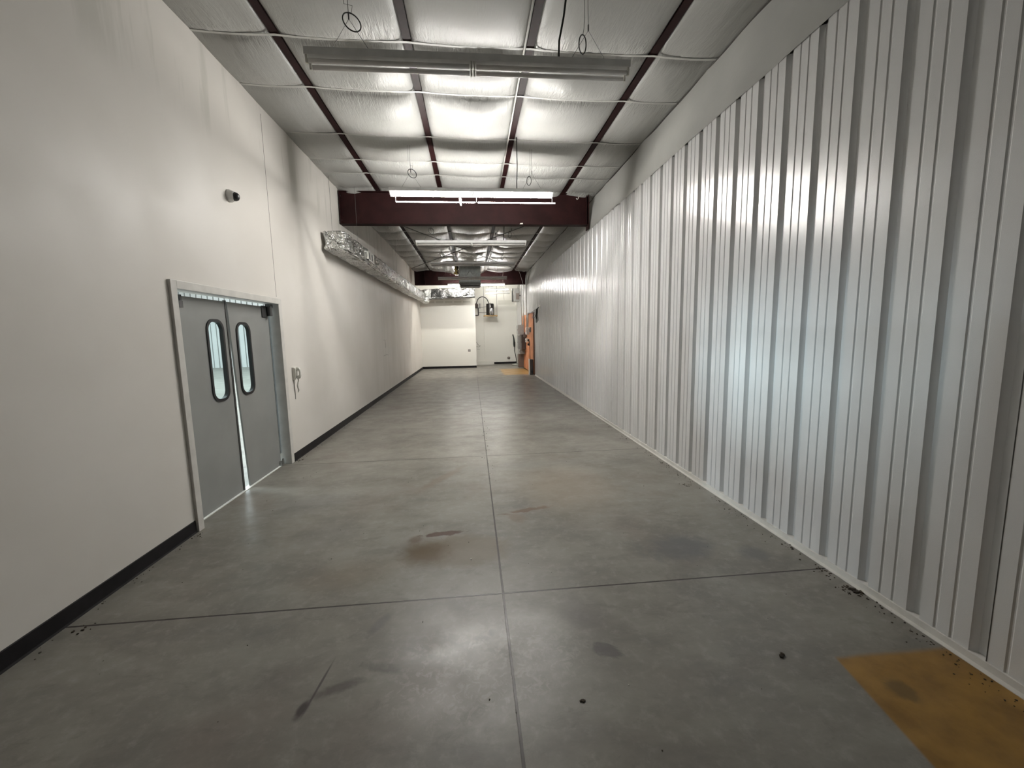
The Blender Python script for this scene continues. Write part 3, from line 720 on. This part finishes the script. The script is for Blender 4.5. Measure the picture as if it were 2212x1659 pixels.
# dome camera
cy, cz_ = 4.82, 3.185
t = empty('dome_camera', (L, cy, cz_), 'small dome camera with black lens high on the left wall', 'camera')
dr = Vector((0.82, -0.10, -0.34)).normalized()
build(MB().lathe((L-0.005, cy, cz_), (1, 0, 0), [(0.0, 0.062), (0.022, 0.064), (0.03, 0.058), (0.05, 0.052), (0.066, 0.046), (0.07, 0.02)], 28), 'mount', 'camera_gray', t, smooth=True)
build(MB().lathe((L+0.055, cy, cz_-0.004), dr+Vector((0, 0.35, 0)), [(-0.01, 0.044), (0.014, 0.045), (0.030, 0.038), (0.042, 0.025), (0.048, 0.004)], 24), 'dome', 'black_rubber', t, smooth=True)
# wall phone
t = empty('wall_phone', (L, 6.03, 1.15), 'white wall phone with curled cord beside the doorway', 'phone')
build(MB().prism([(L, 1.11), (L+0.012, 1.11), (L+0.045, 1.16), (L+0.05, 1.26), (L+0.035, 1.285), (L, 1.29)], 'y', 5.975, 6.055), 'base', 'white_plastic', t, bevel=0.004)
hp = [(L+0.045, 6.02, 1.145), (L+0.072, 6.02, 1.15), (L+0.088, 6.02, 1.175), (L+0.09, 6.02, 1.21), (L+0.086, 6.02, 1.245), (L+0.068, 6.02, 1.268), (L+0.045, 6.02, 1.27)]
build(MB().tube(hp, [0.021, 0.025, 0.018, 0.015, 0.018, 0.025, 0.021], 14), 'handset', 'white_plastic', t, smooth=True)
mb = MB(); pts = []
for q in range(130):
    s_ = q/129; pts.append((L+0.055-0.015*s_+0.010*math.cos(q*0.95), 6.02+0.01*s_+0.016*math.sin(s_*9)+0.010*math.sin(q*0.95), 1.135-0.20*s_))
mb.tube(pts, 0.004, 6); build(mb, 'curled_cord', 'white_plastic', t, smooth=True)
build(MB().tube([(L+0.004, 6.01, 1.115), (L+0.004, 6.012, 0.9), (L+0.004, 6.014, 0.84)], 0.004, 6), 'straight_cord', 'panel_gray', t)
# pencil marks on the wall
mb = MB()
def mark(pts, w_=0.006):
    for (ya, za), (yb, zb) in zip(pts, pts[1:]):
        mb.tube([(L+0.0005, ya, za), (L+0.0005, yb, zb)], w_/2, 4)
mark([(12.0, 1.57), (12.25, 1.575)], 0.006); mark([(12.25, 1.58), (12.3, 1.35)], 0.010); mark([(12.5, 1.58), (12.56, 1.575)], 0.010); mark([(12.0, 1.13), (12.35, 1.15), (12.6, 1.13)], 0.010)
tag(build(mb, 'wall_marks', 'graphite'), 'faint pencil strokes on the far part of the left wall', 'marks')
# outlet on the partition
t = empty('wall_outlet', (-0.158, YP, 0.87), 'small grey outlet plate low on the far partition', 'outlet')
build(MB().box(-0.22, -0.10, YP-0.012, YP, 0.81, 0.93), 'plate', 'panel_brown', t, bevel=0.003)
build(MB().box(-0.19, -0.13, YP-0.018, YP-0.012, 0.83, 0.91), 'socket', 'panel_gray', t)

# ------------------------------------------------------------------ far right corner: plywood, cabinets, conduits
PWX = R-0.048
t = empty('plywood_board', (PWX, 18.2, 0), 'tall orange plywood backboard on the right wall at the far end', 'board')
build(MB().box(PWX, R-0.002, 16.55, 20.0, 0.05, 2.50), 'sheet', 'plywood', t)
build(MB().box(PWX, R-0.002, 16.50, 16.55, 0.03, 2.50), 'near_edge', 'plywood_edge', t)
def cab(name, x0, y0, y1, z0, z1, mat, label, cat, group=None, parts=True):
    t = empty(name, (PWX, (y0+y1)/2, z0), label, cat, group)
    build(MB().box(x0, PWX-0.001, y0, y1, z0, z1), 'body', mat, t, bevel=0.006)
    if parts:
        d = build(MB().box(x0-0.012, x0, y0+0.02, y1-0.02, z0+0.02, z1-0.02), 'door', mat, t)
        build(MB().box(x0-0.022, x0-0.012, y0+0.05, y0+0.07, (z0+z1)/2-0.03, (z0+z1)/2+0.03), 'latch', 'dark_steel', d)
    return t
cab('electrical_box', 2.14, 19.45, 19.9, 1.62, 2.06, 'panel_gray', 'square grey electrical box highest left on the plywood', 'electrical box', 'boxes on the plywood')
cab('electrical_cabinet', 2.22, 18.7, 19.3, 0.95, 1.62, 'panel_dark', 'tall dark electrical cabinet in the middle of the plywood', 'electrical cabinet', 'boxes on the plywood')
cab('electrical_cabinet', 2.15, 19.5, 20.0, 0.95, 1.58, 'panel_gray', 'tall pale cabinet just below the highest grey box', 'electrical cabinet', 'boxes on the plywood')
cab('electrical_box', 2.20, 19.25, 19.8, 0.72, 0.94, 'panel_gray', 'wide grey box just below the cabinets on the plywood', 'electrical box', 'boxes on the plywood')
cab('electrical_cabinet', 2.18, 19.7, 20.1, 0.06, 0.70, 'panel_brown', 'brown-grey cabinet standing lowest at the far end of the plywood', 'electrical cabinet', 'boxes on the plywood')
cab('electrical_box', 2.31, 17.7, 17.95, 1.62, 1.93, 'white_enamel', 'small white box with a dark side on the plywood', 'electrical box', 'boxes on the plywood')
cab('electrical_box', 2.30, 18.35, 18.6, 1.50, 1.72, 'panel_brown', 'small brown box left of the small white one', 'electrical box', 'boxes on the plywood')
cab('electrical_box', 2.33, 18.0, 18.2, 1.28, 1.46, 'white_enamel', 'small white box below the others beside the dark cabinet', 'electrical box', 'boxes on the plywood')
cab('electrical_box', 2.37, 17.15, 17.35, 1.72, 1.92, 'panel_gray', 'small grey junction on the plywood nearest its front edge', 'electrical box', 'boxes on the plywood')
t = empty('floor_cabinet', (2.4, 16.75, 0.0), 'narrow dark box with a pale side on the floor at the front of the plywood', 'floor box')
build(MB().box(2.29, PWX-0.013, 16.62, 16.90, 0.03, 0.62), 'body', 'panel_dark', t, bevel=0.004)
build(MB().box(2.275, 2.29, 16.62, 16.90, 0.0, 0.64), 'side_panel', 'pvc', t)
build(MB().box(2.33, 2.40, 16.59, 16.62, 0.08, 0.18), 'knob', 'black_rubber', t)
build(MB().box(2.29, PWX-0.013, 16.66, 16.88, 0.0, 0.03), 'foot', 'black_rubber', t)
# black disconnect handles and a drop cord on the board
mb = MB().tube([(2.40, 17.5, 1.36), (2.40, 17.5, 1.15)], 0.02, 6).tube([(2.41, 17.5, 1.16), (2.41, 17.45, 0.85), (2.415, 17.42, 0.35), (2.415, 17.6, 0.28)], 0.010, 6)
tag(build(mb, 'drop_cord', 'cord_black', smooth=True), 'thin black cord hanging down the front of the plywood', 'cord')
for (yy, zz, wh) in ((17.75, 1.20, 'lower'), (17.72, 1.38, 'upper')):
    tag(build(MB().lathe((PWX-0.001, yy, zz), (-1, 0, 0), [(0, 0.05), (0.05, 0.05), (0.07, 0.035), (0.075, 0.005)], 14), 'push_button', 'black_rubber', smooth=True), wh+' of two round black buttons on the plywood below the white boxes', 'button', 'black buttons on the plywood')
# conduits down the wall
for i, (xx, yy, zb, zt, lb) in enumerate(((2.36, 19.72, 2.06, 4.30, 'white conduit rising from the highest grey box, left one'), (2.39, 19.20, 1.62, 4.30, 'white conduit rising from the dark cabinet, middle one'),
                                (2.41, 18.35, 1.72, 4.2, 'white conduit rising from the small brown box, nearer one'))):
    tag(build(MB().tube([(xx, yy, zb), (xx, yy, zt-0.2), (xx+0.015, yy-0.02, zt-0.05), (xx+0.03, yy-0.03, zt)], 0.030, 12), 'wall_conduit', 'conduit', smooth=True), lb, 'conduit', 'conduits above the plywood')
tag(build(MB().tube([(2.43, 17.9, 1.93), (2.43, 17.9, 2.55)], 0.06, 10), 'wall_conduit', 'panel_gray', smooth=True), 'thick grey conduit above the small white box', 'conduit', 'conduits above the plywood')
# wire bundle pulled out of the liner
t = empty('wire_bundle', (2.44, 15.3, 2.5), 'dark bundle of loose wires hanging from a hole in the ribbed wall', 'wires')
build(MB().lathe((R+0.004, 15.1, 2.62), (-1, 0, 0), [(0, 0.07), (0.03, 0.06), (0.04, 0.02)], 12), 'hole_cover', 'white_plastic', t)
r_ = random.Random(11); mb = MB()
for q in range(9):
    a, b = r_.uniform(-.06, .06), r_.uniform(-.12, .05); z1 = r_.uniform(2.05, 2.3)
    mb.tube([(2.44, 15.1, 2.62), (2.40+a*.4, 15.25+b*.4, 2.55), (2.39+a*.5, 15.3+b, 2.35), (2.40+a*.7, 15.35+b*1.8, z1)], 0.010, 5)
build(mb, 'loose_wires', 'cord_black', t)
mb = MB().tube([(2.42, 15.15, 2.60), (2.40, 16.3, 2.53), (2.40, 17.5, 2.49), (2.42, 18.3, 2.44)], 0.010, 6)
for q in range(3):
    mb.tube([(2.42, 15.3+.3*q, 2.58-.02*q), (2.38, 15.6+.3*q, 2.33), (2.40, 15.9+.3*q, 2.25), (2.41, 16.2+.25*q, 2.42), (2.41, 16.3+.2*q, 2.52)], 0.006, 5)
build(mb, 'looped_cable', 'dark_steel', t)
# unit heater in the corner
t = empty('corner_speaker', (2.3, 20.6, 3.35), 'dark-sided grey box hanging in the top right corner beyond the far beam', 'hanging box')
build(MB().box(2.06, 2.36, 20.5, 20.95, 3.22, 3.86), 'body', 'panel_gray', t, bevel=0.03)
build(MB().box(2.02, 2.06, 20.52, 20.93, 3.24, 3.86), 'dark_side', 'black_rubber', t)
build(MB().box(2.36, R+0.01, 20.68, 20.74, 3.5, 3.56), 'bracket', 'dark_steel', t)
build(MB().box(2.19, 2.35, 20.485, 20.5, 3.32, 3.62), 'grille', 'panel_brown', t)
# thin pull cords near the far beam
tag(build(MB().tube([(1.42, 18.0, 4.46), (1.36, 17.9, 4.1), (1.375, 17.9, 3.7), (1.40, 17.9, 3.12)], 0.006, 6), 'pull_cord', 'paper', smooth=True), 'long pale cord hanging in front of the far beam', 'cord', 'pale cords by the far beam')
tag(build(MB().tube([(2.02, 18.1, 4.46), (2.12, 18.05, 4.2), (2.25, 18.0, 3.72)], 0.005, 6), 'pull_cord', 'paper', smooth=True), 'short pale cord slanting across the right end of the far beam', 'cord', 'pale cords by the far beam')
# drain cap and black cord on the back wall
tag(build(MB().lathe((1.98, YB, 0.34), (0, -1, 0), [(0, 0.075), (0.02, 0.075), (0.03, 0.05), (0.032, 0.004)], 20), 'drain_cover', 'panel_brown', smooth=True), 'round brown cap low on the recess back wall', 'cap')
mb = MB().tube([(2.23, YB-0.03, 1.62), (2.27, YB-0.05, 1.45), (2.28, YB-0.05, 1.2)], 0.03, 7).tube([(2.28, YB-0.05, 1.42), (2.30, YB-0.06, 1.1), (2.29, YB-0.06, 0.95)], [0.03, 0.06, 0.03], 8)
mb.tube([(2.29, YB-0.05, 1.0), (2.31, YB-0.05, 0.7), (2.38, YB-0.05, 0.35), (2.42, YB-0.05, 0.13)], 0.018, 7)
mb.tube([(2.28, YB-0.05, 1.3), (2.35, YB-0.05, 1.18), (2.33, YB-0.05, 1.05)], 0.012, 6)
tag(build(mb, 'hanging_cord', 'cord_black', smooth=True), 'tangled black cord hanging down the right of the recess back wall', 'cord')
tag(build(MB().tube([(2.40, 22.3, 0.06), (2.10, 21.9, 0.04), (2.42, 21.2, 0.05)], 0.035, 8), 'floor_pipe', 'pvc', smooth=True), 'short white pipe lying at the foot of the recess corner', 'pipe')

# water heater on a hung shelf
HY = 22.25
t = empty('hung_shelf', (0.99, HY, 2.62), 'scalloped wooden shelf hung on two thin rods in the recess', 'shelf')
mb = MB(); nn = 24
top = [(0.64+0.72*i/nn, 2.655+0.012*math.sin(i/nn*9)) for i in range(nn+1)]
bot = [(0.64+0.72*i/nn, 2.585+0.022*abs(math.sin(i/nn*math.pi*3))) for i in range(nn+1)]
mb.prism(top+bot[::-1], 'y', HY-0.28, HY+0.28); build(mb, 'board', 'pallet', t)
for xx in (0.66, 1.34):
    build(MB().tube([(xx, HY-0.2, 2.6), (xx-0.005, HY-0.2, 4.5)], 0.010, 6), 'rod', 'wire', t)
t = empty('water_heater', (0.97, HY, 2.66), 'black water heater with silver front standing on the hung shelf', 'water heater')
build(MB().lathe((0.99, HY, 2.66), (0, 0, 1), [(0, 0.20), (0.02, 0.21), (0.55, 0.205), (0.60, 0.19), (0.615, 0.02)], 24), 'tank', 'tank_black', t, smooth=True)
build(MB().lathe((1.04, HY-0.22, 2.662), (0, 0, 1), [(0, 0.11), (0.30, 0.105), (0.34, 0.08), (0.345, 0.01)], 20), 'silver_can', 'tank_silver', t, smooth=True)
build(MB().tube([(0.985, HY-0.26, 2.98), (0.985, HY-0.23, 3.28)], 0.028, 10), 'silver_pipe', 'tank_silver', t, smooth=True)
mb = MB(); pts = [(0.93, HY, 3.26)]+[(0.60+0.30*math.cos(math.radians(a)), HY, 3.28+0.34*math.sin(math.radians(a))) for a in range(20, 165, 12)]+[(0.27, HY, 3.25)]
tag(build(mb.tube(pts, 0.022, 8), 'bent_hose', 'cord_black', smooth=True), 'black hose arching from the water heater to the partition', 'hose')
t = empty('pipe_assembly', (0.3, HY, 2.7), 'black pump and bent pipe fixed beside the water heater', 'pipe')
build(MB().lathe((0.27, HY, 3.02), (0, 0, 1), [(0, 0.04), (0.02, 0.09), (0.2, 0.10), (0.26, 0.05), (0.28, 0.01)], 14), 'pump', 'panel_dark', t, smooth=True)
build(MB().tube([(0.20, HY, 2.66), (0.36, HY, 2.66), (0.37, HY, 2.68), (0.36, HY, 3.05)], 0.03, 8), 'bent_pipe', 'tank_black', t, smooth=True)
build(MB().tube([(0.36, HY, 2.80), (0.80, HY, 2.79)], 0.014, 6), 'cross_pipe', 'wire', t)
build(MB().tube([(0.36, HY, 3.08), (0.80, HY, 3.10)], 0.010, 6), 'cross_pipe', 'wire', t)
tag(build(MB().box(0.41, 0.50, YB-0.05, YB, 3.05, 3.32), 'wall_box', 'panel_gray'), 'small grey box on the recess wall behind the arching hose', 'box')
tag(build(MB().tube([(0.66, YB-0.02, 2.55), (0.67, YB-0.02, 0.32)], 0.008, 6), 'thin_pipe', 'pvc'), 'thin pale vertical pipe on the recess back wall', 'pipe')
tag(build(MB().tube([(0.22, YB-0.02, 1.25), (0.30, YB-0.04, 1.12), (0.42, YB-0.03, 1.02)], 0.008, 5).tube([(0.22, YB-0.02, 1.0), (0.35, YB-0.03, 0.98), (0.45, YB-0.03, 1.05)], 0.008, 5).tube([(0.24, YB-0.02, 0.86), (0.40, YB-0.03, 0.84)], 0.007, 5), 'stub_wires', 'wire'), 'loose wire ends sticking out beside the partition corner', 'wires')

# ------------------------------------------------------------------ bits on the floor
def blob(x, y, s, r_, flat=0.35):
    k = r_.randint(5, 8); a0 = r_.random()*6; el = r_.uniform(0.4, 1.0); th = r_.random()*3.14
    pr = []
    for i in range(k):
        a = a0+2*math.pi*i/k; rr = s*r_.uniform(0.6, 1.15)
        u, v = rr*math.cos(a), rr*el*math.sin(a); pr.append((x+u*math.cos(th)-v*math.sin(th), y+u*math.sin(th)+v*math.cos(th)))
    return pr
r_ = random.Random(21); mb = MB()
def add_blob(x, y, s, h=None): mb.prism(blob(x, y, s, r_), 'z', 0.0002, h or s*r_.uniform(0.3, 0.7))
for _ in range(330):
    y = 1.4+r_.random()**1.3*11; add_blob(R-0.045-abs(r_.gauss(0, 0.06)), y, r_.uniform(0.002, 0.007))
for _ in range(150):
    y = 1.8+r_.random()*11
    if 3.7 < y < 5.85: continue
    add_blob(L+0.02+abs(r_.gauss(0, 0.05)), y, r_.uniform(0.002, 0.007))
for _ in range(40): add_blob(0.151+r_.gauss(0, 0.035), r_.uniform(4.6, 9.5), r_.uniform(0.003, 0.009))
for _ in range(170): add_blob(r_.uniform(-2.3, 2.3), 1.4+r_.random()*11, r_.uniform(0.0018, 0.0055))
for cx, cy, nn in ((2.41, 2.55, 12), (2.40, 2.26, 16), (2.38, 2.30, 12), (2.44, 2.12, 10), (2.40, 1.86, 6), (2.42, 2.85, 10), (-2.36, 2.50, 8), (-2.42, 3.68, 10), (-2.44, 5.85, 8), (2.30, 4.2, 9), (2.38, 5.0, 10)):
    for _ in range(nn): add_blob(cx+r_.gauss(0, 0.022), cy+r_.gauss(0, 0.03), r_.uniform(0.003, 0.010))
tag(build(mb, 'floor_grit', 'crumb'), 'dark crumbs and grit scattered on the concrete and along both walls', 'grit', kind='stuff')
def chunk(name, x, y, s, mat, label, cat, group=None, n_=2, seed=1):
    rr = random.Random(seed); mb = MB()
    for q in range(n_): mb.prism(blob(x+rr.gauss(0, s*.7)*(q > 0), y+rr.gauss(0, s*.5)*(q > 0), s*rr.uniform(.7, 1), rr), 'z', 0.0003, s*rr.uniform(.35, .6))
    return tag(build(mb, name, mat), label, cat, group)
chunk('dirt_clump', 1.565, 1.843, 0.017, 'crumb', 'dark clump of dirt on the floor left of the near amber patch', 'dirt', n_=3, seed=2)
chunk('dirt_clump', 0.455, 1.70, 0.009, 'crumb', 'small dark clump on the concrete just right of the central saw cut', 'dirt', n_=4, seed=3)
chunk('dirt_clump', -0.345, 2.325, 0.008, 'crumb', 'round black speck on the concrete left of the saw-cut crossing', 'dirt', n_=1, seed=4)
chunk('dirt_clump', 2.405, 2.270, 0.020, 'crumb', 'leafy brown dirt against the base of the ribbed wall', 'dirt', n_=6, seed=5)
chunk('paint_flake', -0.06, 2.985, 0.011, 'paper', 'white flake lying on the brown floor stain', 'flake', n_=1, seed=6)
chunk('paint_flake', 0.70, 1.755, 0.006, 'paper', 'tiny white flake on the dark concrete right of the central saw cut', 'flake', n_=1, seed=7)

# ------------------------------------------------------------------ hall next door, seen through the door windows
struct(MB().quad((-24, -1, 0.0), (L-TW, -1, 0.0), (L-TW, 26.2, 0.0), (-24, 26.2, 0.0)), 'floor.001', 'floor')
mb = MB(); x = -24.0
while x < L-TW-0.3:
    pr = [(x, 0), (x+0.245, 0), (x+0.247, 0.12), (x+0.303, 0.12), (x+0.305, 0)]
    for (xa, da), (xb, db) in zip(pr, pr[1:]): mb.quad((xa, 26+da, 0), (xb, 26+db, 0), (xb, 26+db, 5), (xa, 26+da, 5))
    x += 0.305
struct(mb, 'wall_hall_back', 'liner', label='white ribbed wall seen through the door windows')
struct(MB().box(-24.1, -24, -1, 26.2, 0, 5), 'wall_hall_side', 'drywall')
struct(MB().box(-24, L-TW, -1.1, -1, 0, 5), 'wall_hall_front', 'drywall')
struct(MB().box(-24, L-TW, -1, 26.2, 5.0, 5.1), 'ceiling.002', 'drywall')
struct(MB().box(L-TW-0.02, L-TW, YP, 26.2, 0, 5), 'wall_hall_right', 'drywall')
